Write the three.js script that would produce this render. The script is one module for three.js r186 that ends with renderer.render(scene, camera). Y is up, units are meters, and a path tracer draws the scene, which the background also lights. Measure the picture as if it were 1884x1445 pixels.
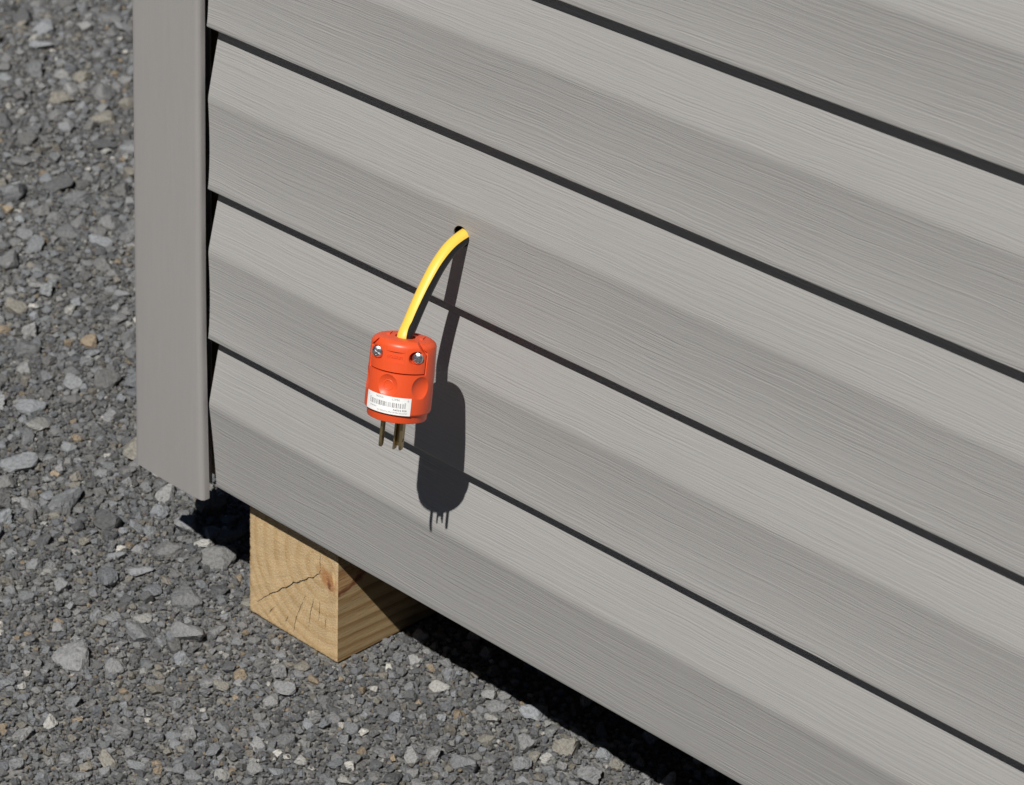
import * as THREE from 'three';
import { mergeGeometries, mergeVertices, toCreasedNormals } from 'three/addons/utils/BufferGeometryUtils.js';
import { ImprovedNoise } from 'three/addons/math/ImprovedNoise.js';
import { FontLoader } from 'three/addons/loaders/FontLoader.js';
import { TextGeometry } from 'three/addons/geometries/TextGeometry.js';
import { Brush, Evaluator, SUBTRACTION, INTERSECTION } from 'three-bvh-csg';

// ---------- camera, sky, sun, exposure (lengths below are thought of in millimetres and scaled by MM) ----------
const MM = 0.001, R = Math.PI / 180;
const scene = new THREE.Scene();
const camera = new THREE.PerspectiveCamera(2 * Math.atan(722.5 / 6275.02) / R, 1884 / 1445, 0.05, 400);
camera.position.set(1640.96 * MM, 1299.62 * MM, 1426.23 * MM);
{
  const yaw = 48.1099 * R, pitch = 15.7973 * R;
  camera.lookAt(camera.position.clone().add(new THREE.Vector3(-Math.sin(yaw) * Math.cos(pitch), -Math.sin(pitch), -Math.cos(yaw) * Math.cos(pitch))));
}
camera.setViewOffset(1884, 1445, 498.23, 1350.07, 1884, 1445);     // the photograph's lens shift
camera.focus = 2.12; camera.userData.fStop = 22;
camera.updateProjectionMatrix(); camera.updateMatrixWorld();

const renderer = new THREE.WebGLRenderer({ antialias: true });
renderer.setSize(1024, 785);
renderer.toneMapping = THREE.LinearToneMapping;
renderer.toneMappingExposure = 1.0;
renderer.shadowMap.enabled = true;
renderer.shadowMap.type = THREE.PCFSoftShadowMap;

const SUN = new THREE.Vector3(0.45, 1.28, 1).normalize();
{ // clear sky: deep blue overhead, paler towards the horizon, brighter air round the sun
  const w = 512, h = 256, d = new Float32Array(w * h * 4), v = new THREE.Vector3();
  for (let j = 0; j < h; j++) for (let i = 0; i < w; i++) {
    const el = ((j + 0.5) / h - 0.5) * Math.PI, az = ((i + 0.5) / w - 0.5) * 2 * Math.PI;
    v.set(Math.cos(el) * Math.cos(az), Math.sin(el), Math.cos(el) * Math.sin(az));
    const t = Math.exp(-Math.max(v.y, 0) * 4.5), c = Math.max(0, v.dot(SUN)), glow = 0.05 * Math.pow(c, 6) + 0.25 * Math.pow(c, 60);
    const k = 0.32;
    let r = 0.032 + 0.09 * t, g = 0.068 + 0.1 * t, b = 0.155 + 0.1 * t;
    if (v.y < 0) { const m = Math.min(1, -v.y * 12); r += (0.09 - r) * m; g += (0.09 - g) * m; b += (0.085 - b) * m; }
    const o = (j * w + i) * 4; d[o] = (r + glow) * k; d[o + 1] = (g + glow * 0.95) * k; d[o + 2] = (b + glow * 0.85) * k; d[o + 3] = 1;
  }
  const t = new THREE.DataTexture(d, w, h, THREE.RGBAFormat, THREE.FloatType);
  t.mapping = THREE.EquirectangularReflectionMapping; t.magFilter = THREE.LinearFilter; t.minFilter = THREE.LinearFilter; t.needsUpdate = true;
  scene.background = t; scene.environment = t;
}
const sun = new THREE.DirectionalLight(new THREE.Color().setRGB(1, 0.975, 0.935), 4.3);
sun.position.copy(SUN).multiplyScalar(8); sun.castShadow = true; sun.shadow.mapSize.set(4096, 4096);
Object.assign(sun.shadow.camera, { left: -2.5, right: 2.5, top: 2.5, bottom: -2.5, near: 0.5, far: 16 });
scene.add(sun, sun.target);

// ---------- helpers ----------
let seed = 12345;
const rnd = () => { seed = (seed + 0x6d2b79f5) | 0; let t = Math.imul(seed ^ (seed >>> 15), 1 | seed); t = (t + Math.imul(t ^ (t >>> 7), 61 | t)) ^ t; return ((t ^ (t >>> 14)) >>> 0) / 4294967296; };
const pn = new ImprovedNoise(), noise = (x, y, z = 0.37) => pn.noise(x, y, z);
const clamp = (x, a = 0, b = 1) => Math.min(b, Math.max(a, x)), lerp = (a, b, t) => a + (b - a) * t, smooth = (a, b, x) => { const t = clamp((x - a) / (b - a)); return t * t * (3 - 2 * t); };
const used = new Map();
const numbered = (n) => { const k = used.get(n) ?? 0; used.set(n, k + 1); return k ? `${n}_${String(k).padStart(3, '0')}` : n; };
function tag(o, label, category, group) { o.userData.label = label; if (category) o.userData.category = category; if (group) o.userData.group = group; return o; }
function thing(name, [x, y, z] = [0, 0, 0]) { const g = new THREE.Group(); g.name = numbered(name); g.position.set(x * MM, y * MM, z * MM); scene.add(g); return g; }
function part(name, geo, mat, parent, scaled = true) {
  if (scaled) geo.scale(MM, MM, MM);
  const m = new THREE.Mesh(geo, mat); m.name = numbered(name); m.castShadow = m.receiveShadow = true; parent.add(m); return m;
}
function tex(data, w, h, { srgb = false, repeat } = {}) {
  const n = data.length / (w * h);
  const t = new THREE.DataTexture(data, w, h, n === 1 ? THREE.RedFormat : THREE.RGBAFormat, data.BYTES_PER_ELEMENT === 1 ? THREE.UnsignedByteType : THREE.FloatType);
  t.wrapS = t.wrapT = THREE.RepeatWrapping; t.magFilter = THREE.LinearFilter; t.minFilter = THREE.LinearMipmapLinearFilter;
  if (srgb) t.colorSpace = THREE.SRGBColorSpace;
  if (repeat) t.repeat.set(...repeat);
  t.needsUpdate = true; return t;
}

// ---------- materials ----------
// embossed vinyl wood grain: u runs 1000 mm along the board, v 512 mm across
const GW = 2048, GH = 2048;
const grainBump = (() => {
  const d = new Float32Array(GW * GH);
  for (let j = 0; j < GH; j++) {
    const v = (j / GH) * 512;
    for (let i = 0; i < GW; i++) {
      const u = (i / GW) * 1000;
      const w = v + 2.1 * noise(u / 105, v / 36, 1.7) + 0.75 * noise(u / 24, v / 10, 5.1);
      let h = 0.5 * noise(u / 90, w / 0.95, 2.2) + 0.22 * noise(u / 120, w / 2.4, 8.4) + 0.3 * noise(u / 45, w / 0.55, 4.4);
      const r = noise(u / 110, w / 1.5, 11.3); // thin raised ridges here and there
      h += 0.5 * Math.pow(Math.max(0, 1 - Math.abs(r) * 6), 2) * smooth(-0.25, 0.3, noise(u / 70, v / 9, 14.2));
      const r2 = noise(u / 95, w / 1.8, 21.3); // and thin grooves
      h -= 0.5 * Math.pow(Math.max(0, 1 - Math.abs(r2) * 7), 2) * smooth(-0.25, 0.3, noise(u / 70, v / 9, 24.2));
      d[j * GW + i] = clamp(0.5 + 0.36 * h);
    }
  }
  return tex(d, GW, GH);
})();
const vinylMap = (() => {
  const w = 1024, h = 1024, d = new Uint8Array(w * h * 4);
  for (let j = 0; j < h; j++) for (let i = 0; i < w; i++) {
    const u = (i / w) * 1000, v = (j / h) * 512;
    let m = 0.018 * noise(u / 160, v / 70, 3.3) + 0.008 * noise(u / 28, v / 5, 6.1) + 0.01 * noise(u / 40, v / 1.3, 9.9);
    const k = 1 + m, o = (j * w + i) * 4;
    d[o] = clamp(163.4 * k, 0, 255); d[o + 1] = clamp(161.8 * k, 0, 255); d[o + 2] = clamp(159.6 * k, 0, 255); d[o + 3] = 255;
  }
  return tex(d, w, h, { srgb: true });
})();
const postMap = vinylMap.clone(); postMap.repeat.set(0.7, 1.3); postMap.needsUpdate = true;
const postBump = grainBump.clone(); postBump.repeat.set(0.8, 2.6); postBump.needsUpdate = true;
const M = {
  vinyl: new THREE.MeshPhysicalMaterial({ map: vinylMap, bumpMap: grainBump, bumpScale: 0.00052, roughness: 0.5, specularIntensity: 0.7 }),
  post: new THREE.MeshPhysicalMaterial({ map: postMap, bumpMap: postBump, bumpScale: 0.00024, roughness: 0.5, specularIntensity: 0.7, color: new THREE.Color().setRGB(0.9, 0.88, 0.88) }),
  sheathing: new THREE.MeshStandardMaterial({ color: new THREE.Color().setRGB(0.2, 0.14, 0.08), roughness: 0.95 }),
  roof: new THREE.MeshStandardMaterial({ color: new THREE.Color().setRGB(0.06, 0.06, 0.065), roughness: 0.95 }),
  orange: new THREE.MeshPhysicalMaterial({ color: new THREE.Color().setRGB(0.8, 0.088, 0.02), roughness: 0.42, clearcoat: 0.15, clearcoatRoughness: 0.35 }),
  yellow: new THREE.MeshPhysicalMaterial({ color: new THREE.Color().setRGB(0.94, 0.6, 0.085), roughness: 0.4, specularIntensity: 0.8 }),
  black: new THREE.MeshPhysicalMaterial({ color: new THREE.Color().setRGB(0.012, 0.012, 0.013), roughness: 0.38 }),
  steel: new THREE.MeshStandardMaterial({ color: new THREE.Color().setRGB(0.72, 0.72, 0.74), metalness: 1, roughness: 0.27 }),
  brass: new THREE.MeshStandardMaterial({ color: new THREE.Color().setRGB(0.52, 0.41, 0.22), metalness: 1, roughness: 0.33 }),
};

// ---------- the shed ----------
const WALL = 21.6, POST_L = -33.1, TOP = 2130, LONG = 2500, DEEP = 2000, END = 40.8;
const shed = thing('shed');
tag(shed, 'grey vinyl sided shed wall raised on a timber, with an orange plug hanging from it', 'shed');
// lap boards: butt height, height of the next butt, fold height, recess of the butt behind the wall line
const courses = [[94.1, 210.8, 160.4, -8], [210.8, 322.7, 276.2, 0], [322.7, 440.7, 389.3, 0], [440.7, 552.6, 506.1, 0], [552.6, 670.4, 619.2, 0]];
for (let y = 670.4, k = 0; y < TOP - 60; k++) { const h = k % 2 ? 117.9 : 111.9; courses.push([y, y + h, y + h - (k % 2 ? 51 : 46.6), 0]); y += h; }
function boardProfile(H, F, back) { // closed outline as [height, out]
  const o = [], foldZ = back ? -1.2 : -0.5, top = foldZ - 11.3, lower = (y) => {
    const t = y / F, bow = back ? 0 : -1.5 * Math.sin(Math.PI * Math.pow(t, 0.8));
    return lerp(back, foldZ, t) + bow + (back ? -0.5 * Math.sin(Math.PI * t) : 0);
  };
  o.push([2.2, back - 9.5], [0.5, back - 7], [0.05, back - 2], [0.1, back - 0.9], [0.45, back - 0.28], [1.1, back - 0.05]);
  for (let i = 1; i <= 14; i++) o.push([1.1 + (F - 4 - 1.1) * (i / 14), lower(1.1 + (F - 4 - 1.1) * (i / 14))]);
  const a = o[o.length - 1], up = (y) => foldZ + 0.25 - (11.3) * Math.pow(clamp((y - F) / (H - F), 0, 1.3), 1.04);
  const b = [F + 4, up(F + 4)], c = [F, foldZ + 0.35];
  for (let i = 1; i <= 6; i++) { const t = i / 6; o.push([lerp(lerp(a[0], c[0], t), lerp(c[0], b[0], t), t), lerp(lerp(a[1], c[1], t), lerp(c[1], b[1], t), t)]); }
  for (let i = 1; i <= 6; i++) { const y = lerp(F + 4, H + 6, i / 6); o.push([y, up(y)]); }
  const n = o.length, outer = o.slice(), inner = [];
  for (let i = n - 1; i >= 0; i--) {  // the back of the 1.2 mm sheet
    const p = outer[Math.max(0, i - 1)], q = outer[Math.min(n - 1, i + 1)], dx = q[0] - p[0], dz = q[1] - p[1], l = Math.hypot(dx, dz) || 1;
    inner.push([outer[i][0] + (dz / l) * 1.15 * 1, outer[i][1] - (dx / l) * 1.15]);
  }
  return { outer, inner };
}
function boardGeometry(x0, x1, y, H, F, back, k) {
  const { outer, inner } = boardProfile(H, F, back), pos = [], uv = [], idx = [], nor = [];
  const nx = Math.max(2, Math.round((x1 - x0) / 60)), flip = k % 2 ? -1 : 1, us = (k * 0.079) % 0.27, vs = ((k * 2) % 4) * 0.25 + (k > 3 ? 0.06 : 0);
  const ring = outer.concat(inner), n = outer.length; let len = 0; const L = ring.map((p, i) => { if (i) len += Math.hypot(p[0] - ring[i - 1][0], p[1] - ring[i - 1][1]); return len; });
  const put = (p, i, x) => {
    const bow = 0.5 * noise(x / 240, k * 3.1, 0.2) + 0.25 * noise(x / 90, k * 5.3, 4.2);   // vinyl is never quite flat
    pos.push(x, y + p[0] + 0.35 * noise(x / 310, k * 1.7, 8.8), WALL + p[1] + bow); uv.push(flip * (x / 1000) + (flip < 0 ? 0.74 + us * 0.8 : us), vs + L[i] / 512);
  };
  for (let i = 0; i < ring.length; i++) for (let s = 0; s <= nx; s++) put(ring[i], i, lerp(x0, x1, s / nx));
  const W = nx + 1;
  for (let i = 0; i < ring.length; i++) { const j = (i + 1) % ring.length; for (let s = 0; s < nx; s++) { const a = i * W + s, b = j * W + s; idx.push(a, a + 1, b, a + 1, b + 1, b); } }
  for (const s of [0, nx]) for (let i = 0; i < n - 1; i++) { // end caps
    const a = i * W + s, b = (i + 1) * W + s, c = (2 * n - 1 - i) * W + s, d = (2 * n - 2 - i) * W + s;
    s ? idx.push(a, c, b, b, c, d) : idx.push(a, b, c, b, d, c);
  }
  const g = new THREE.BufferGeometry();
  g.setAttribute('position', new THREE.Float32BufferAttribute(pos, 3)); g.setAttribute('uv', new THREE.Float32BufferAttribute(uv, 2)); g.setIndex(idx);
  return toCreasedNormals(g, 50 * R);
}
const evaluator = new Evaluator(); evaluator.attributes = ['position', 'normal', 'uv']; evaluator.useGroups = false;
const cut = (a, b, op = SUBTRACTION) => { const A = new Brush(a), B = new Brush(b); A.updateMatrixWorld(); B.updateMatrixWorld(); const r = evaluator.evaluate(A, B, op).geometry; return r; };
courses.forEach(([y, ny, fold, back], k) => {
  let g = boardGeometry(END + [-0.4, 0, 0.3, -0.6, 0.1][k % 5], LONG - 40, y, ny - y, fold - y, back, k);
  if (k === 2) { // the hole the cord comes through
    const c = new THREE.CylinderGeometry(6.9, 6.9, 24, 40); c.rotateX(Math.PI / 2); c.translate(279.6, 372.3, WALL - 2);
    g = cut(g, c);
  }
  part('siding_board', g, M.vinyl, shed);
});
// boards of the end wall round the corner, the same profile turned a quarter
courses.forEach(([y, ny, fold, back], k) => {
  const g = boardGeometry(-(DEEP - 40), -END - 30, y, ny - y, fold - y, back, k + 3);
  g.rotateY(-Math.PI / 2); g.translate(POST_L + 4.4 + WALL, 0, 26 - 8); part('siding_board', g, M.vinyl, shed);
});
{ // corner post: folded sheet with rounded returns
  const half = [[36.2 - POST_L, -6.5], [36.2 - POST_L, -3.2], [35.9 - POST_L, -1.9], [35.0 - POST_L, -0.8], [33.7 - POST_L, -0.15], [32 - POST_L, 0], [24 - POST_L, 0.25], [0 - POST_L, 0.45], [-20 - POST_L, 0.3], [4, 0], [2.2, -0.15], [0.9, -0.6]];
  const inside = [[31 - POST_L, -8.2], [33.5 - POST_L, -8.2]];    // hem folded back behind the return
  const right = inside.concat(half).map(([a, o]) => [POST_L + a, 26 + o]);
  const left = inside.concat(half).map(([a, o]) => [POST_L - o, 26 - a]).reverse();
  const line = right.concat(left), n = line.length, rows = [], y0 = 87.4;
  const ys = [y0, y0 + 4, 100, 120, 145, 175, 210, 250, 300, 400, 600, 900, 1300, TOP - 30];
  const pos = [], uv = [], idx = []; let len = 0;
  const L = line.map((p, i) => { if (i) len += Math.hypot(p[0] - line[i - 1][0], p[1] - line[i - 1][1]); return len; });
  const off = line.map((p, i) => { const a = line[Math.max(0, i - 1)], b = line[Math.min(n - 1, i + 1)], dx = b[0] - a[0], dz = b[1] - a[1], l = Math.hypot(dx, dz); return [p[0] - (-dz / l) * -1.1, p[1] + (dx / l) * 1.1 * 1]; });
  for (const side of [line, off]) for (let i = 0; i < n; i++) for (const y of ys) {
    const f = side[i][0] > 20 ? 3.3 * Math.pow(clamp((320 - y) / 233), 2.2) * smooth(20, 36, side[i][0]) : 0;
    pos.push(side[i][0] + f + 0.25 * noise(y / 160, i * 0.1, 7), y, side[i][1] + 0.3 * noise(y / 210, i * 0.15, 2)); uv.push(y / 1000, L[i] / 512);
  }
  const W = ys.length, B = n * W;
  for (let i = 0; i < n - 1; i++) for (let s = 0; s < W - 1; s++) {
    const a = i * W + s, b = a + W; idx.push(a, b, a + 1, b, b + 1, a + 1, B + a, B + a + 1, B + b, B + b, B + a + 1, B + b + 1);
  }
  for (let i = 0; i < n - 1; i++) { const a = i * W, b = a + W; idx.push(a, B + a, b, b, B + a, B + b); }
  const g = new THREE.BufferGeometry(); g.setAttribute('position', new THREE.Float32BufferAttribute(pos, 3)); g.setAttribute('uv', new THREE.Float32BufferAttribute(uv, 2)); g.setIndex(idx);
  part('corner_post', toCreasedNormals(g, 40 * R), M.post, shed);
  const bx = (w, h, d, x, y, z) => { const b = new THREE.BoxGeometry(w, h, d); b.translate(x, y, z); return b; };
  const fl = mergeGeometries([bx(38, TOP - 120, 1.2, 5, (TOP - 120) / 2 + 86.6, 3.9), bx(1.2, TOP - 120, 38, POST_L + 22.1, (TOP - 120) / 2 + 86.6, -12)]);
  part('nail_flange', fl, M.post, shed);
  // what stands behind the siding: sheathing, floor, roof
  const sx0 = POST_L + 40, sz = -9;
  part('wall_sheathing', bx(LONG - 40 - sx0, TOP - 110, 11, (LONG - 40 + sx0) / 2, (TOP - 110) / 2 + 84, sz - 5.6), M.sheathing, shed);
  part('wall_sheathing', bx(11, TOP - 110, DEEP - 20, sx0 - 6.2, (TOP - 110) / 2 + 92, sz - DEEP / 2 - 2), M.sheathing, shed);
  part('wall_sheathing', bx(11, TOP - 110, DEEP - 20, LONG - 30, (TOP - 110) / 2 + 92, sz - DEEP / 2 - 2), M.sheathing, shed);
  part('wall_sheathing', bx(LONG - 40 - sx0, TOP - 110, 11, (LONG - 40 + sx0) / 2, (TOP - 110) / 2 + 92, -DEEP), M.sheathing, shed);
  part('floor', bx(LONG - 62 - sx0, 16, DEEP - 26, (LONG - 40 + sx0) / 2, 97.6, -DEEP / 2 - 5), M.sheathing, shed);
  part('roof', bx(LONG + 120, 60, DEEP + 190, LONG / 2 - 15, TOP + 32, -DEEP / 2), M.roof, shed);
}

// ---------- the timber under the shed ----------
{
  const X0 = 59.8, X1 = 149, TOPY = 88.6, BACK = -1900, PX = 72.5, PY = 66;
  const canvas = (w, h, draw) => { const c = document.createElement('canvas'); c.width = w; c.height = h; draw(c.getContext('2d'), w, h); const t = new THREE.CanvasTexture(c); t.colorSpace = THREE.SRGBColorSpace; t.flipY = true; return t; };
  const px = (fn, w, h) => { const d = new Uint8Array(w * h * 4); for (let j = 0; j < h; j++) for (let i = 0; i < w; i++) { const c = fn(i / w, j / h), o = (j * w + i) * 4; d[o] = clamp(c[0], 0, 255); d[o + 1] = clamp(c[1], 0, 255); d[o + 2] = clamp(c[2], 0, 255); d[o + 3] = 255; } const t = tex(d, w, h, { srgb: true }); t.wrapS = t.wrapT = THREE.ClampToEdgeWrapping; return t; };
  const cracks = [[[72.2, 64.4], [70.8, 61], [68.5, 59.2], [65, 55.2], [60, 53.2], [57.5, 50.4], [52, 46.6], [49.3, 44.2], [45.5, 43], [42.2, 39], [37.8, 35.2], [33.5, 33.1], [28.5, 27.8], [22, 23.4], [19.6, 21], [15, 17.2], [8.4, 10.8]], [[65.9, 39.8], [64.2, 33], [62.8, 28.5], [61.6, 20], [60.3, 14]], [[57.5, 38], [53, 28], [47.7, 15], [46.6, 9], [45.5, 3.5]], [[71.8, 40], [71.3, 31], [70.8, 24.5]], [[72, 64], [71.6, 70], [72, 77]], [[26, 15], [22, 9.5], [19.6, 6.5]], [[40, 14], [37, 7]], [[78, 30], [77.4, 22]]];
  const crackAt = (x, y) => { let best = 0; cracks.forEach((c, n) => { for (let i = 0; i < c.length - 1; i++) { const [ax, ay] = c[i], [bx, by] = c[i + 1], dx = bx - ax, dy = by - ay, t = clamp(((x - ax) * dx + (y - ay) * dy) / (dx * dx + dy * dy)), q = Math.hypot(x - ax - dx * t + 0.35 * noise(x / 2, y / 2, n), y - ay - dy * t + 0.35 * noise(x / 2, y / 2, n + 9)), f = (i + t) / (c.length - 1), w = (n ? 0.19 : 0.4) * (0.35 + Math.sin(Math.PI * clamp(f * 0.94 + 0.05))); best = Math.max(best, 1 - smooth(w * 0.5, w, q)); } }); return best; };
  const ring = (x, y) => { const r = Math.hypot((x - PX), (y - PY) * 1.06) + 1.6 * noise(x / 26, y / 26, 3) + 0.5 * noise(x / 6, y / 6, 8); const t = (r / 9.4 + 0.35 * Math.sin(r / 17 + 1)) % 1; return smooth(0.3, 0.8, t) * (1 - smooth(0.84, 1.0, t)) * clamp(0.75 + 0.8 * noise(x / 18, y / 18, 55)); };
  const W = 1024, H = 1024;
  const endMap = px((u, v) => {
    const x = u * 89, y = v * 89, l = ring(x, y), k = 1 + 0.05 * noise(x / 11, y / 11, 2) + 0.15 * noise(x / 0.8, y / 0.8, 5) + 0.07 * noise(x / 0.35, y / 0.35, 6) + 0.06 * noise(Math.atan2(y - PY, x - PX) * 40, Math.hypot(x - PX, y - PY) / 30, 1);
    let c = [199 - 14 * l, 172 - 17 * l, 131 - 20 * l];
    const kx = x - 80, ky = y - 60 + 0.3 * (x - 80), kr = Math.hypot(kx / 10.5, ky / 8.5) + 0.25 * noise(x / 4, y / 4, 12), kn = 1 - smooth(0.35, 1.15, kr), core = 1 - smooth(0.1, 0.55, Math.hypot((x - 81) / 6, (y - 57 + 0.8 * (x - 81)) / 8.5) + 0.3 * noise(x / 2.4, y / 2.4, 33)), pale = 1 - smooth(0.4, 1, Math.hypot((x - 85.3) / 2, (y - 63.5 + (x - 86) * 1.2) / 7));
    c = [lerp(c[0], 168, kn * 0.85), lerp(c[1], 118, kn * 0.85), lerp(c[2], 74, kn * 0.85)]; c = [lerp(c[0], 108, core * 0.85), lerp(c[1], 66, core * 0.85), lerp(c[2], 40, core * 0.85)]; c = [lerp(c[0], 236, pale * 0.6), lerp(c[1], 205, pale * 0.6), lerp(c[2], 150, pale * 0.6)];
    const pit = noise(x / 1.1, y / 1.1, 44) > 0.55 ? 0.82 : 1, cr = crackAt(x, y), edge = 1 - 0.1 * (1 - smooth(0, 5, x)) * (0.5 + noise(x / 3, y / 3, 4));
    return c.map((q) => q * k * pit * edge * (1 - 0.8 * cr));
  }, W, H);
  const bump = new Float32Array(W * H);
  for (let j = 0; j < H; j++) for (let i = 0; i < W; i++) { const x = (i / W) * 89, y = (j / H) * 89; bump[j * W + i] = clamp(0.6 + 0.1 * noise(x / 0.7, y / 0.7, 5) + 0.12 * noise(x / 1.6, y / 1.6, 7) + 0.1 * ring(x, y) - 0.6 * crackAt(x, y)); }
  const endBump = tex(bump, W, H); endBump.wrapS = endBump.wrapT = THREE.ClampToEdgeWrapping;
  // long side: u runs 400 mm back along the grain, v the height
  const sideRing = (z, y) => { const w = y + 0.045 * z + 2.2 * noise(z / 160, y / 40, 6) + 5.5 * Math.exp(-(((z - 9) / 13) ** 2)) * Math.exp(-(((y - 60) / 14) ** 2)) * -Math.sign(y - 57); const t = (((w * 0.98 + 3) / (6 + 0.055 * w)) % 1 + 1) % 1; return smooth(0.35, 0.86, t) * (1 - smooth(0.9, 1.0, t)); };
  const sideMap = px((u, v) => {
    const z = u * 400, y = v * 89, l = sideRing(z, y), k = 1 + 0.05 * noise(z / 40, y / 3, 2) + 0.045 * noise(z / 14, y / 0.5, 5) + 0.03 * noise(z / 2, y / 2, 9);
    let c = [174 - 30 * l, 148 - 33 * l, 108 - 34 * l];
    const kr = Math.hypot((z - 3) / 25, (y - 61 - 0.12 * z) / 10) + 0.18 * noise(z / 5, y / 4, 12), knot = 1 - smooth(0.3, 1.05, kr), rim = Math.exp(-(((kr - 0.85) / 0.16) ** 2)) * (y < 61 ? 1.1 : 0.5);
    c = [lerp(c[0], 196, knot * 0.45), lerp(c[1], 142, knot * 0.45), lerp(c[2], 92, knot * 0.45)]; c = [lerp(c[0], 116, rim * 0.85), lerp(c[1], 66, rim * 0.85), lerp(c[2], 38, rim * 0.85)];
    return c.map((q) => q * k);
  }, 1024, 512);
  const mats = {
    end: new THREE.MeshStandardMaterial({ map: endMap, bumpMap: endBump, bumpScale: 0.0009, roughness: 0.85 }),
    side: new THREE.MeshStandardMaterial({ map: sideMap, bumpMap: tex(Float32Array.from({ length: 512 * 256 }, (_, q) => clamp(0.5 + 0.3 * noise((q % 512) / 512 * 30, Math.floor(q / 512) / 256 * 160, 3))), 512, 256), bumpScale: 0.0004, roughness: 0.8 }),
  };
  const block = thing('timber_block', [X0, 0, 0]);
  tag(block, 'squared pale timber under the shed corner, cracked end grain with a brown knot', 'timber');
  // end face: a fine grid with a torn, furry outline; sides: slightly wavy grids
  const w = X1 - X0, rough = (t, n, s) => s * (0.6 * noise(t / 3.1, n, 2) + 0.5 * noise(t / 1.1, n, 6));
  const grid = (nu, nv, f) => { const p = [], u = [], ix = []; for (let j = 0; j <= nv; j++) for (let i = 0; i <= nu; i++) { const a = f(i / nu, j / nv); p.push(a[0], a[1], a[2]); u.push(a[3], a[4]); } for (let j = 0; j < nv; j++) for (let i = 0; i < nu; i++) { const a = j * (nu + 1) + i; ix.push(a, a + 1, a + nu + 1, a + 1, a + nu + 2, a + nu + 1); } const g = new THREE.BufferGeometry(); g.setAttribute('position', new THREE.Float32BufferAttribute(p, 3)); g.setAttribute('uv', new THREE.Float32BufferAttribute(u, 2)); g.setIndex(ix); g.computeVertexNormals(); return g; };
  const eL = (y) => -0.3 + rough(y, 1.3, 1.1) - Math.max(0, noise(y / 1.7, 9.1, 5)) * 1.1, eB = (x) => rough(x, 4.4, 0.9), eR = (y) => w + rough(y, 8.2, 0.25);
  part('end_grain', grid(90, 90, (a, b) => { const y = lerp(0, TOPY, b), x = lerp(eL(y), eR(y), a), edge = Math.min(a, 1 - a, b) * 90; return [x, y + eB(x) * (1 - smooth(0, 0.05, b)), -0.7 * (1 - smooth(0, 1.1, edge)) + 0.1 * noise(x / 3, y / 3, 4), a, b]; }), mats.end, block);
  const side = (x, s) => grid(120, 30, (a, b) => { const z = BACK * Math.pow(a, 1.8) - 0.7, y = lerp(TOPY, 0, b) + (b > 0.99 ? eB(w) * 0.5 : 0); return [(s > 0 ? eR(y) : 0) + 0.15 * noise(z / 30, y / 10, 5), s > 0 ? y : TOPY - y, z, clamp(-z / 400), 1 - b]; });
  part('long_side', side(w, 1), mats.side, block);
  part('long_side', grid(60, 20, (a, b) => { const z = BACK * Math.pow(a, 1.8) - 0.7, y = lerp(0, TOPY, b); return [eL(y) * (1 - smooth(0, 0.01, a)) * 0.6 + 0.1 * noise(z / 30, y / 10, 5), y, z, clamp(-z / 400), b]; }), mats.side, block);
  part('top_face', grid(8, 40, (a, b) => [w * a, TOPY, -0.7 + (BACK + 0.7) * b, b, a]), mats.side, block);
  part('bottom_face', grid(8, 40, (a, b) => [w * (1 - a), 0.3, -0.7 + (BACK + 0.7) * b, b, a]), mats.side, block);
}

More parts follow.
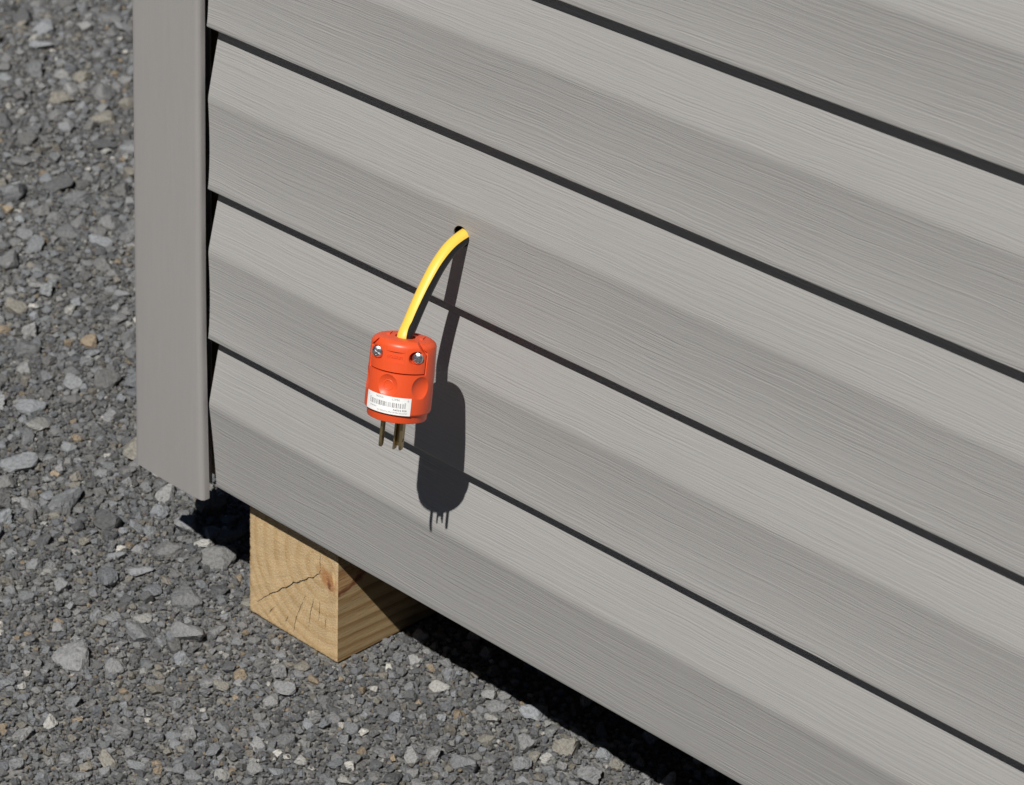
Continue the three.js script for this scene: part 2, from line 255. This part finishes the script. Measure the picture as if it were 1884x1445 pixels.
// ---------- the cord and its plug ----------
const font = await new FontLoader().loadAsync('fonts/droid/droid_sans_bold.typeface.json');
{
  const cord = thing('power_cord', [281, 372, 22]);
  tag(cord, 'yellow and black power cord with orange three-prong plug hanging out of the siding', 'power cord');
  const base = new THREE.Vector3(281, 372, 22);
  const T = new THREE.Vector3(290.8, 327.7, 80), axis = new THREE.Vector3(5.4, -52, 12.2).normalize();
  // cable: two half shells of one jacket, yellow above and black below
  const pts = [[281, 376, -30], [281.2, 374.8, 0], [281.4, 372.8, 18], [282.3, 369.3, 32], [283, 361.8, 43.5], [284, 351, 54.5], [286, 340.5, 65], [288.6, 333, 73.5], [290.8, 327.7, 80], [291.6, 318, 82.3], [292.4, 308, 84.6]].map((p) => new THREE.Vector3(...p));
  const curve = new THREE.CatmullRomCurve3(pts, false, 'centripetal'), N = 120, rad = 4.9;
  const half = (from, r0) => {
    const p = [], ix = [], K = 16;
    for (let i = 0; i <= N; i++) {
      const t = i / N, c = curve.getPointAt(t), d = curve.getTangentAt(t), k = smooth(0.15, 0.75, t);
      const b = new THREE.Vector3(lerp(0.42, 0.72, k), lerp(-0.95, 0.0, k), lerp(0.0, -0.72, k)); b.addScaledVector(d, -b.dot(d)).normalize();   // middle of the black side
      const s = new THREE.Vector3().crossVectors(d, b);
      for (let q = 0; q <= K; q++) { const w = from ? Math.PI / 2 + 0.2 : Math.PI / 2 - 0.2, a = from * Math.PI + lerp(-w, w, q / K); p.push(c.x + r0 * (b.x * Math.cos(a) + s.x * Math.sin(a)) - base.x, c.y + r0 * (b.y * Math.cos(a) + s.y * Math.sin(a)) - base.y, c.z + r0 * (b.z * Math.cos(a) + s.z * Math.sin(a)) - base.z); }
    }
    for (let i = 0; i < N; i++) for (let q = 0; q < K; q++) { const a = i * (K + 1) + q; ix.push(a, a + 1, a + K + 1, a + 1, a + K + 2, a + K + 1); }
    const g = new THREE.BufferGeometry(); g.setAttribute('position', new THREE.Float32BufferAttribute(p, 3)); g.setIndex(ix); g.computeVertexNormals(); return g;
  };
  const cable = part('cable', half(1, rad), M.yellow, cord);
  part('black_stripe', half(0, rad), M.black, cable);

  // plug: built upright in its own axes (front = +z), then hung from the cord
  const turn = new THREE.Quaternion().setFromUnitVectors(new THREE.Vector3(0, -1, 0), axis).multiply(new THREE.Quaternion().setFromAxisAngle(new THREE.Vector3(0, 1, 0), 30 * R));
  const hang = (g) => { const n = g.index ? g.toNonIndexed() : g; n.applyQuaternion(turn); n.translate(T.x - base.x, T.y - base.y, T.z - base.z); return n; };
  const lathe = (pr, n = 72) => new THREE.LatheGeometry(pr.map(([r, y]) => new THREE.Vector2(r, y)), n);
  const LEN = 49.5;
  let body = lathe([[0.01, -LEN], [17.4, -LEN], [18.2, -LEN + 0.3], [18.6, -LEN + 1], [18.7, -44.6], [18.9, -44.2], [20, -44], [20.45, -43.5], [20.6, -42.6], [20.7, -34], [20.7, -22], [20.5, -18], [20.3, -8], [20.1, -3.4], [19.4, -2], [17.6, -0.7], [15.6, -0.15], [14.5, 0], [0.01, 0]]);
  const hex = (g) => { const s = new THREE.Shape(); s.moveTo(-17 - g, -17.8 - g); s.lineTo(17 + g, -17.8 - g); s.lineTo(17 + g, -6.2 + g); s.lineTo(11.2 + g, 1.2); s.lineTo(11.2 + g, 4); s.lineTo(-11.2 - g, 4); s.lineTo(-11.2 - g, 1.2); s.lineTo(-17 - g, -6.2 + g); s.closePath(); return s; };
  const notch = new THREE.ExtrudeGeometry(hex(0.9), { depth: 20, bevelEnabled: false }); notch.translate(0, 0, 9.5);
  body = cut(body, notch);
  for (let k = 0; k < 6; k++) { // finger dimples
    const a = (-8 + k * 60) * R, c = 20.6 - 2.2 + 10.5, s = new THREE.SphereGeometry(10.5, 40, 28); s.scale(1.25, 1.1, 1); s.rotateY(a); s.translate(Math.sin(a) * c, -26.4, Math.cos(a) * c); body = cut(body, s);
  }
  const slot = new THREE.CylinderGeometry(6.4, 6.4, 6, 32); slot.translate(0, 0, -1.5); body = cut(body, slot);   // throat round the cable
  const shell = toCreasedNormals(body, 34 * R);
  const bodyMesh = part('plug_body', hang(shell), M.orange, cord);
  for (let k = 0; k < 1; k++) { const a = -8 * R, t = new THREE.TorusGeometry(3.05, 0.42, 8, 36); t.rotateY(a); const c = 20.6 - 2.02; t.translate(Math.sin(a) * c, -26.4, Math.cos(a) * c); part('grip_ring', hang(t), M.orange, bodyMesh); }
  // cord clamp with its two screws
  let clampG = cut(new THREE.ExtrudeGeometry(hex(0), { depth: 16, bevelEnabled: false }).translate(0, 0, 10.2), lathe([[0.01, -30], [20.35, -30], [20.35, -2.6], [19.6, -1.0], [18.2, 0.4], [16.5, 1], [0.01, 1]]), INTERSECTION);
  for (const s of [-1, 1]) { const c = new THREE.CylinderGeometry(4.3, 4.3, 12, 36); c.rotateX(Math.PI / 2); c.translate(12.5 * s, -8.2, 19.2); clampG = cut(clampG, c); }
  { const b = new THREE.BoxGeometry(12.6, 6.4, 2); b.translate(-0.3, -8.4, 20.35); clampG = cut(clampG, b); }
  { const c = new THREE.CylinderGeometry(4.7, 4.7, 30, 32); c.translate(0, 0, 4.2); clampG = cut(clampG, c); }
  const clampM = part('cord_clamp', hang(toCreasedNormals(clampG, 30 * R)), M.orange, cord);
  const word = new TextGeometry('LEVITON', { font, size: 1.75, depth: 0.6, curveSegments: 4, bevelEnabled: false }); word.center(); word.rotateZ(Math.PI); word.translate(-0.3, -8.4, 19.45); part('raised_lettering', hang(word), M.orange, clampM);
  for (const s of [-1, 1]) {
    let head = lathe([[0.01, 0], [3.7, 0], [3.75, 0.5], [3.3, 1.3], [2.2, 1.9], [0.01, 2.15]], 36); head.rotateX(Math.PI / 2);
    for (const q of [0, 1]) { const b = new THREE.BoxGeometry(4.6, 0.85, 1.8); b.rotateZ(q * Math.PI / 2 + 0.5 * s); b.translate(0, 0, 2); head = cut(head, b); }
    head.translate(12.5 * s, -8.2, 13.6); part('screw', hang(toCreasedNormals(head, 30 * R)), M.steel, cord);
  }
  { // small ribs on top beside the cable
    const b = (w, h, d, x, y, z) => new THREE.BoxGeometry(w, h, d).translate(x, y, z);
    part('top_rib', hang(b(1.8, 0.9, 7, 10.5, 0.3, -3)), M.orange, bodyMesh); part('top_rib', hang(b(1.8, 0.9, 7, -10.5, 0.3, -3)), M.orange, bodyMesh); part('top_rib', hang(b(12, 0.8, 1.6, 0, 0.25, -11)), M.orange, bodyMesh);
  }
  // prongs
  const blade = (x) => { const s = new THREE.Shape(); s.moveTo(-3.1, 0); s.lineTo(3.1, 0); s.lineTo(3.1, -16); s.quadraticCurveTo(3, -18.6, 1.3, -19); s.lineTo(-1.3, -19); s.quadraticCurveTo(-3, -18.6, -3.1, -16); s.closePath(); const h = new THREE.Path(); h.absarc(0, -13.3, 1.3, 0, Math.PI * 2, true); s.holes.push(h); const g = new THREE.ExtrudeGeometry(s, { depth: 1.3, bevelEnabled: true, bevelThickness: 0.2, bevelSize: 0.2, bevelSegments: 2 }); g.translate(0, 0, -0.65); g.rotateY(Math.PI / 2); g.translate(x, -LEN + 0.4, 4.6); return g; };
  part('prong', hang(blade(-6.8)), M.brass, cord); part('prong', hang(blade(5.9)), M.brass, cord);
  { const s = new THREE.Shape(); s.moveTo(-2.6, 2.2); s.lineTo(-2.6, -0.2); s.absarc(0, -0.2, 2.6, Math.PI, Math.PI * 2, false); s.lineTo(2.6, 2.2); s.lineTo(1.5, 2.2); s.lineTo(1.5, -0.2); s.absarc(0, -0.2, 1.5, 0, -Math.PI, true); s.lineTo(-1.5, 2.2); s.closePath();
    let g = new THREE.ExtrudeGeometry(s, { depth: 22.4, bevelEnabled: false, curveSegments: 12 }); g.rotateX(Math.PI / 2); g.translate(1.1, -LEN + 0.4, -6.4);
    const c = new THREE.BoxGeometry(2.2, 2.2, 12); c.translate(1.1, -LEN - 21.4, -8); g = cut(g, c); part('ground_prong', hang(toCreasedNormals(g, 30 * R)), M.brass, cord); }
  // printed sticker, upside down while the plug hangs
  const c = document.createElement('canvas'); c.width = 1024; c.height = 432; const x = c.getContext('2d');
  x.fillStyle = '#f4f4f2'; x.fillRect(0, 0, 1024, 432); x.fillStyle = '#3c3c44';
  x.font = '46px sans-serif'; x.fillText('LEVITON MANUFACTURING CO', 60, 70); x.font = 'bold 58px sans-serif'; x.fillText('032 515PV', 80, 140); x.font = '44px sans-serif'; x.fillText('ORANGE', 720, 132);
  { let bx = 150, s2 = 77; const r = () => (s2 = (s2 * 16807) % 2147483647) / 2147483647; while (bx < 850) { const w = [5, 5, 10, 14][Math.floor(r() * 4)], gap = [7, 9, 14, 16, 24][Math.floor(r() * 5)]; x.fillRect(bx, 172, w, 120); bx += w + gap; } x.fillRect(110, 172, 6, 150); x.fillRect(126, 172, 6, 150); x.fillRect(890, 172, 6, 150); x.fillRect(906, 172, 6, 150); }
  x.font = '62px sans-serif'; x.fillText('0', 46, 390); x.fillText('78477', 230, 398); x.fillText('65056', 580, 398); x.fillText('7', 940, 390);
  const lt = new THREE.CanvasTexture(c); lt.colorSpace = THREE.SRGBColorSpace;
  { const n = 40, m = 8, p = [], u = [], ix = [], r = 20.98, a0 = -50 * R, a1 = 36 * R, tilt = -0.5;
    for (let j = 0; j <= m; j++) for (let i = 0; i <= n; i++) { const f = i / n, a = lerp(a0, a1, f), y = lerp(-43.4, -32.6, j / m) + tilt * (f - 0.5); const cr = 0.35, ex = Math.min(f, 1 - f) * 30, ey = Math.min(j / m, 1 - j / m) * 12; p.push(Math.sin(a) * r, y, Math.cos(a) * r); u.push(1 - f, 1 - j / m); }
    for (let j = 0; j < m; j++) for (let i = 0; i < n; i++) { const a = j * (n + 1) + i; ix.push(a, a + 1, a + n + 1, a + 1, a + n + 2, a + n + 1); }
    const g = new THREE.BufferGeometry(); g.setAttribute('position', new THREE.Float32BufferAttribute(p, 3)); g.setAttribute('uv', new THREE.Float32BufferAttribute(u, 2)); g.setIndex(ix); g.computeVertexNormals();
    const l = part('label', hang(g), new THREE.MeshPhysicalMaterial({ map: lt, roughness: 0.45 }), bodyMesh); l.userData.label = 'white barcode sticker stuck upside down'; }
}

// ---------- the gravel ----------
const ground = new THREE.Group(); ground.name = 'ground'; ground.userData.kind = 'structure'; scene.add(ground);
const relief = (x, z) => { const near = smooth(18, 170, Math.hypot(Math.max(60 - x, 0, x - 149), Math.max(0, z))); return near * (7 * noise(x / 210, z / 210, 3.1) + 3.2 * noise(x / 75, z / 75, 6.3)) + 0.6 + 3.4 * (1 - smooth(4, 60, Math.hypot(Math.max(60 - x, 0, x - 149), Math.max(0, z)))); };
{
  const soilMap = (() => { const w = 1024, d = new Uint8Array(w * w * 4); for (let j = 0; j < w; j++) for (let i = 0; i < w; i++) { const n = 0.5 + 0.35 * noise(i / 3, j / 3, 1) + 0.35 * noise(i / 9, j / 9, 2) + 0.25 * noise(i / 40, j / 40, 3), o = (j * w + i) * 4; d[o] = clamp(88 + 62 * n, 0, 255); d[o + 1] = clamp(87 + 61 * n, 0, 255); d[o + 2] = clamp(85 + 59 * n, 0, 255); d[o + 3] = 255; } return tex(d, w, w, { srgb: true }); })();
  const soilBump = (() => { const w = 512, d = new Float32Array(w * w); for (let j = 0; j < w; j++) for (let i = 0; i < w; i++) d[j * w + i] = clamp(0.5 + 0.5 * noise(i / 4, j / 4, 1) + 0.4 * noise(i / 11, j / 11, 2)); return tex(d, w, w); })();
  const soil = new THREE.MeshStandardMaterial({ map: soilMap, bumpMap: soilBump, bumpScale: 0.003, roughness: 1 });
  const n = 340, p = [], u = [], ix = [], f = (t) => Math.sign(t) * (1350 * Math.abs(t) + 88000 * Math.pow(Math.abs(t), 9));
  for (let j = 0; j <= n; j++) for (let i = 0; i <= n; i++) { const x = f(i / n * 2 - 1) - 100, z = f(j / n * 2 - 1) - 200; p.push(x, relief(x, z) - 5.8, z); u.push(x / 420, z / 420); }
  for (let j = 0; j < n; j++) for (let i = 0; i < n; i++) { const a = j * (n + 1) + i, b = a + n + 1; ix.push(a, b, a + 1, a + 1, b, b + 1); }
  const g = new THREE.BufferGeometry(); g.setAttribute('position', new THREE.Float32BufferAttribute(p, 3)); g.setAttribute('uv', new THREE.Float32BufferAttribute(u, 2)); g.setIndex(ix); g.computeVertexNormals();
  part('dirt', g, soil, ground);
}
// crushed stones: lumps flattened by random planes, in unit size
const speck = (() => { const w = 256, d = new Uint8Array(w * w * 4); for (let j = 0; j < w; j++) for (let i = 0; i < w; i++) { let k = 0.97 + 0.16 * noise(i / 14, j / 14, 1) + 0.15 * noise(i / 4.3, j / 4.3, 2) + 0.1 * noise(i / 1.7, j / 1.7, 8); const vein = Math.abs(noise(i / 30, j / 12, 5)); if (vein < 0.02) k += 0.22; const o = (j * w + i) * 4; d[o] = d[o + 1] = d[o + 2] = clamp(240 * k, 0, 255); d[o + 3] = 255; } return tex(d, w, w, { srgb: true }); })();
const stoneBump = (() => { const w = 256, d = new Float32Array(w * w); for (let j = 0; j < w; j++) for (let i = 0; i < w; i++) d[j * w + i] = clamp(0.5 + 0.45 * noise(i / 22, j / 22, 1) + 0.25 * noise(i / 7, j / 7, 2) + 0.12 * noise(i / 3, j / 3, 5)); return tex(d, w, w); })();
function stoneGeometry(detail, planes, rough) {
  const g = mergeVertices(new THREE.IcosahedronGeometry(1, detail).deleteAttribute('normal').deleteAttribute('uv'), 1e-4), p = g.attributes.position, v = new THREE.Vector3(), s = rnd() * 90;
  const pl = Array.from({ length: planes }, () => [new THREE.Vector3(rnd() - 0.5, rnd() - 0.5, rnd() - 0.5).normalize(), 0.4 + 0.32 * rnd()]);
  for (let i = 0; i < p.count; i++) {
    v.fromBufferAttribute(p, i); let k = 1;
    for (const [n, d] of pl) { const q = v.dot(n); if (q > 0) k = Math.min(k, d / q); }
    v.multiplyScalar(k * (1 + rough * noise(v.x * 2.2 + s, v.y * 2.2, v.z * 2.2) + rough * 0.5 * noise(v.x * 5 + s, v.y * 5, v.z * 5))); p.setXYZ(i, v.x, v.y, v.z);
  }
  const c = toCreasedNormals(g, 20 * R), q = c.attributes.position, uv = new Float32Array(q.count * 2), nn = new THREE.Vector3(), a = new THREE.Vector3(), b = new THREE.Vector3(), e = new THREE.Vector3();
  for (let i = 0; i < q.count; i += 3) {
    a.fromBufferAttribute(q, i); b.fromBufferAttribute(q, i + 1); e.fromBufferAttribute(q, i + 2); nn.crossVectors(b.clone().sub(a), e.clone().sub(a));
    const X = Math.abs(nn.x), Y = Math.abs(nn.y), Z = Math.abs(nn.z);
    [a, b, e].forEach((w, k) => { const t = X > Y && X > Z ? [w.y, w.z] : Y > Z ? [w.x + 3, w.z] : [w.x + 7, w.y]; uv[(i + k) * 2] = t[0] * 0.3; uv[(i + k) * 2 + 1] = t[1] * 0.3; });
  }
  c.setAttribute('uv', new THREE.BufferAttribute(uv, 2)); return c;
}
const stoneLook = { map: speck, bumpMap: stoneBump, bumpScale: 0.0012, roughness: 0.88, specularIntensity: 0.35 };
const stoneMat = new THREE.MeshPhysicalMaterial(stoneLook);
function stoneColour(size) { // linear reflectances
  const r = rnd(), c = new THREE.Color();
  if (r < 0.014 && size < 6) return c.setRGB(0.68, 0.66, 0.61);
  if (r < 0.04) return c.setRGB(0.42, 0.415, 0.39).multiplyScalar(0.85 + 0.35 * rnd());
  if (r < 0.062 && size < 9) return c.setRGB(0.4, 0.325, 0.235).multiplyScalar(0.75 + 0.4 * rnd());
  if (r < 0.16) return c.setRGB(0.3, 0.282, 0.245).multiplyScalar(0.75 + 0.35 * rnd());
  const k = 0.13 + 0.17 * rnd() + 0.14 * rnd() * rnd(), t = rnd(); return c.setRGB(k * (0.955 + 0.06 * t), k * (0.995 + 0.01 * t), k * (1.05 - 0.07 * t));
}
{
  const hash = new Map(), CELL = 12, key = (i, j) => i * 4096 + j;
  const frame = (x, z) => { const a = (x - 20) / 900, b = z / 800; return 1; };
  const free = (x, z, r, over) => { const R0 = Math.ceil((r + 20) / CELL), ci = Math.floor(x / CELL), cj = Math.floor(z / CELL); for (let i = ci - R0; i <= ci + R0; i++) for (let j = cj - R0; j <= cj + R0; j++) { const l = hash.get(key(i, j)); if (l) for (const s of l) if (Math.hypot(s[0] - x, s[1] - z) < (s[2] + r) * over) return false; } return true; };
  const add = (x, z, r) => { const k = key(Math.floor(x / CELL), Math.floor(z / CELL)); if (!hash.has(k)) hash.set(k, []); hash.get(k).push([x, z, r]); };
  const block = (x, z, r) => z < r && z > -1910 && x > 59.5 - r && x < 149.5 + r;
  const v = new THREE.Vector3(), ray = new THREE.Vector3();
  const seen = (x, y, z) => { // in the frame, and not behind the wall
    v.set(x * MM, y * MM, z * MM); const dist = v.distanceTo(camera.position); ray.copy(camera.position).sub(v); const t = (22 * MM - v.z) / ray.z, wy = v.y + ray.y * t, wx = v.x + ray.x * t; v.project(camera);
    const inside = Math.abs(v.x) < 1.0 && Math.abs(v.y) < 1.0; return { inside, hidden: t > 0 && t < 1 && wy > 0.094 && wx > -0.03, dist, near: Math.abs(v.x) < 1.5 && Math.abs(v.y) < 1.35 };
  };
  const stones = [], X0 = -1250, X1 = 900, Z0 = -1000, Z1 = 520;
  const region = (x, z) => { const s = seen(x, 0, z); return s.hidden ? (z < -260 && x > -20 ? 0 : 0.45) : s.near ? 1 : 0.3; };
  const scatter = (count, rmin, rmax, pow, over, lift, drift = 0) => {
    for (let k = 0; k < count; k++) {
      const x = lerp(X0, X1, rnd()), z = lerp(Z0, Z1, rnd()), keep = rnd(), r = lerp(rmin, rmax, Math.pow(rnd(), pow)), a = rnd() * Math.PI * 2;
      // coarser drifts towards the back left, packed fines in front
      const coarse = clamp(0.5 - (x + 0.8 * z) / 500 + 0.9 * noise(x / 190, z / 190, 12.5));
      if (keep > region(x, z) * (1 - drift * (1 - coarse)) || block(x, z, r * 0.9) || (r > 5 && block(x, z, r + 9)) || !free(x, z, r, over)) continue;
      if (rmax > 2.6) add(x, z, r);
      const h = r * (0.5 + 0.35 * rnd());
      stones.push({ x, z, y: relief(x, z) - 5.5 + h * lift + rnd() * r * 0.25, r, h, a, e: 0.66 + 0.34 * rnd(), tx: (rnd() - 0.5) * 0.7, tz: (rnd() - 0.5) * 0.7, c: stoneColour(r), n: Math.floor(rnd() * 8), q: rnd() });
    }
  };
  scatter(2400, 10.5, 15.5, 2.2, 1, 0.2, 1);
  scatter(4200, 7, 10.5, 1.8, 0.9, 0.25, 0.75);
  scatter(60000, 4.0, 7, 1.6, 0.8, 0.42, 0.35);
  scatter(420000, 1.9, 4.3, 1.3, 0.74, 0.6);
  for (let k = 0; k < 120000; k++) { // the yard goes on round about
    const x = lerp(-2600, 2400, rnd()), z = lerp(-2300, 1900, rnd()), r = lerp(3.2, 9, Math.pow(rnd(), 2.2)), a = rnd() * Math.PI * 2;
    if ((x > X0 && x < X1 && z > Z0 && z < Z1) || (x > -20 && z < -60)) continue;
    const h = r * (0.5 + 0.35 * rnd());
    stones.push({ x, z, y: relief(x, z) - 5.5 + h * 0.45, r, h, a, e: 0.66 + 0.34 * rnd(), tx: (rnd() - 0.5) * 0.7, tz: (rnd() - 0.5) * 0.7, c: stoneColour(r), n: Math.floor(rnd() * 8), q: rnd() });
  }
  const coarse = stones.length;
  scatter(420000, 0.8, 2.1, 1.1, 0, 1.25);
  const q = new THREE.Quaternion(), e = new THREE.Euler(), m4 = new THREE.Matrix4(), place = (s) => { q.setFromEuler(e.set(s.tx, s.a, s.tz)); return m4.compose(new THREE.Vector3(s.x * MM, s.y * MM, s.z * MM), q, new THREE.Vector3(s.r * 1.2 * MM, s.h * 1.15 * MM, s.r * 1.2 * s.e * MM)); };
  // the 300 that show largest are stones of their own
  const rank = []; for (let i = 0; i < coarse; i++) { const s = stones[i], w = seen(s.x, s.y, s.z); if (w.inside && !w.hidden) rank.push([i, s.r / w.dist]); }
  rank.sort((a, b) => b[1] - a[1]);
  const own = new Set(rank.slice(0, 300).map((r) => r[0]));
  const shapes = Array.from({ length: 8 }, () => stoneGeometry(1, 8, 0.08)), mats = new Map();
  const fine = Array.from({ length: 4 }, () => stoneGeometry(3, 9, 0.07));
  for (const i of own) {
    const s = stones[i], key = Math.round(s.c.r * 40) + '/' + Math.round((s.c.r - s.c.b) * 40);
    if (!mats.has(key)) mats.set(key, new THREE.MeshPhysicalMaterial({ ...stoneLook, color: s.c }));
    const m = new THREE.Mesh(fine[s.n % 4], mats.get(key)); m.name = numbered('stone'); m.castShadow = m.receiveShadow = true; m.applyMatrix4(place(s)); ground.add(m);
  }
  const batch = (name, list, geo) => { const im = new THREE.InstancedMesh(geo, stoneMat, list.length); im.name = numbered(name); list.forEach((s, i) => { im.setMatrixAt(i, place(s)); im.setColorAt(i, s.c); }); im.castShadow = im.receiveShadow = true; im.userData.kind = 'stuff'; ground.add(im); };
  const mid = stones.filter((s, i) => i < coarse && !own.has(i)), small = stones.slice(coarse);
  batch('gravel', mid.filter((s) => s.n < 4), fine[0]); batch('gravel', mid.filter((s) => s.n >= 4), fine[1]); batch('grit', small, shapes[0]);
  console.log('stones', coarse, 'grit', small.length, 'own', own.size);
}

renderer.render(scene, camera);
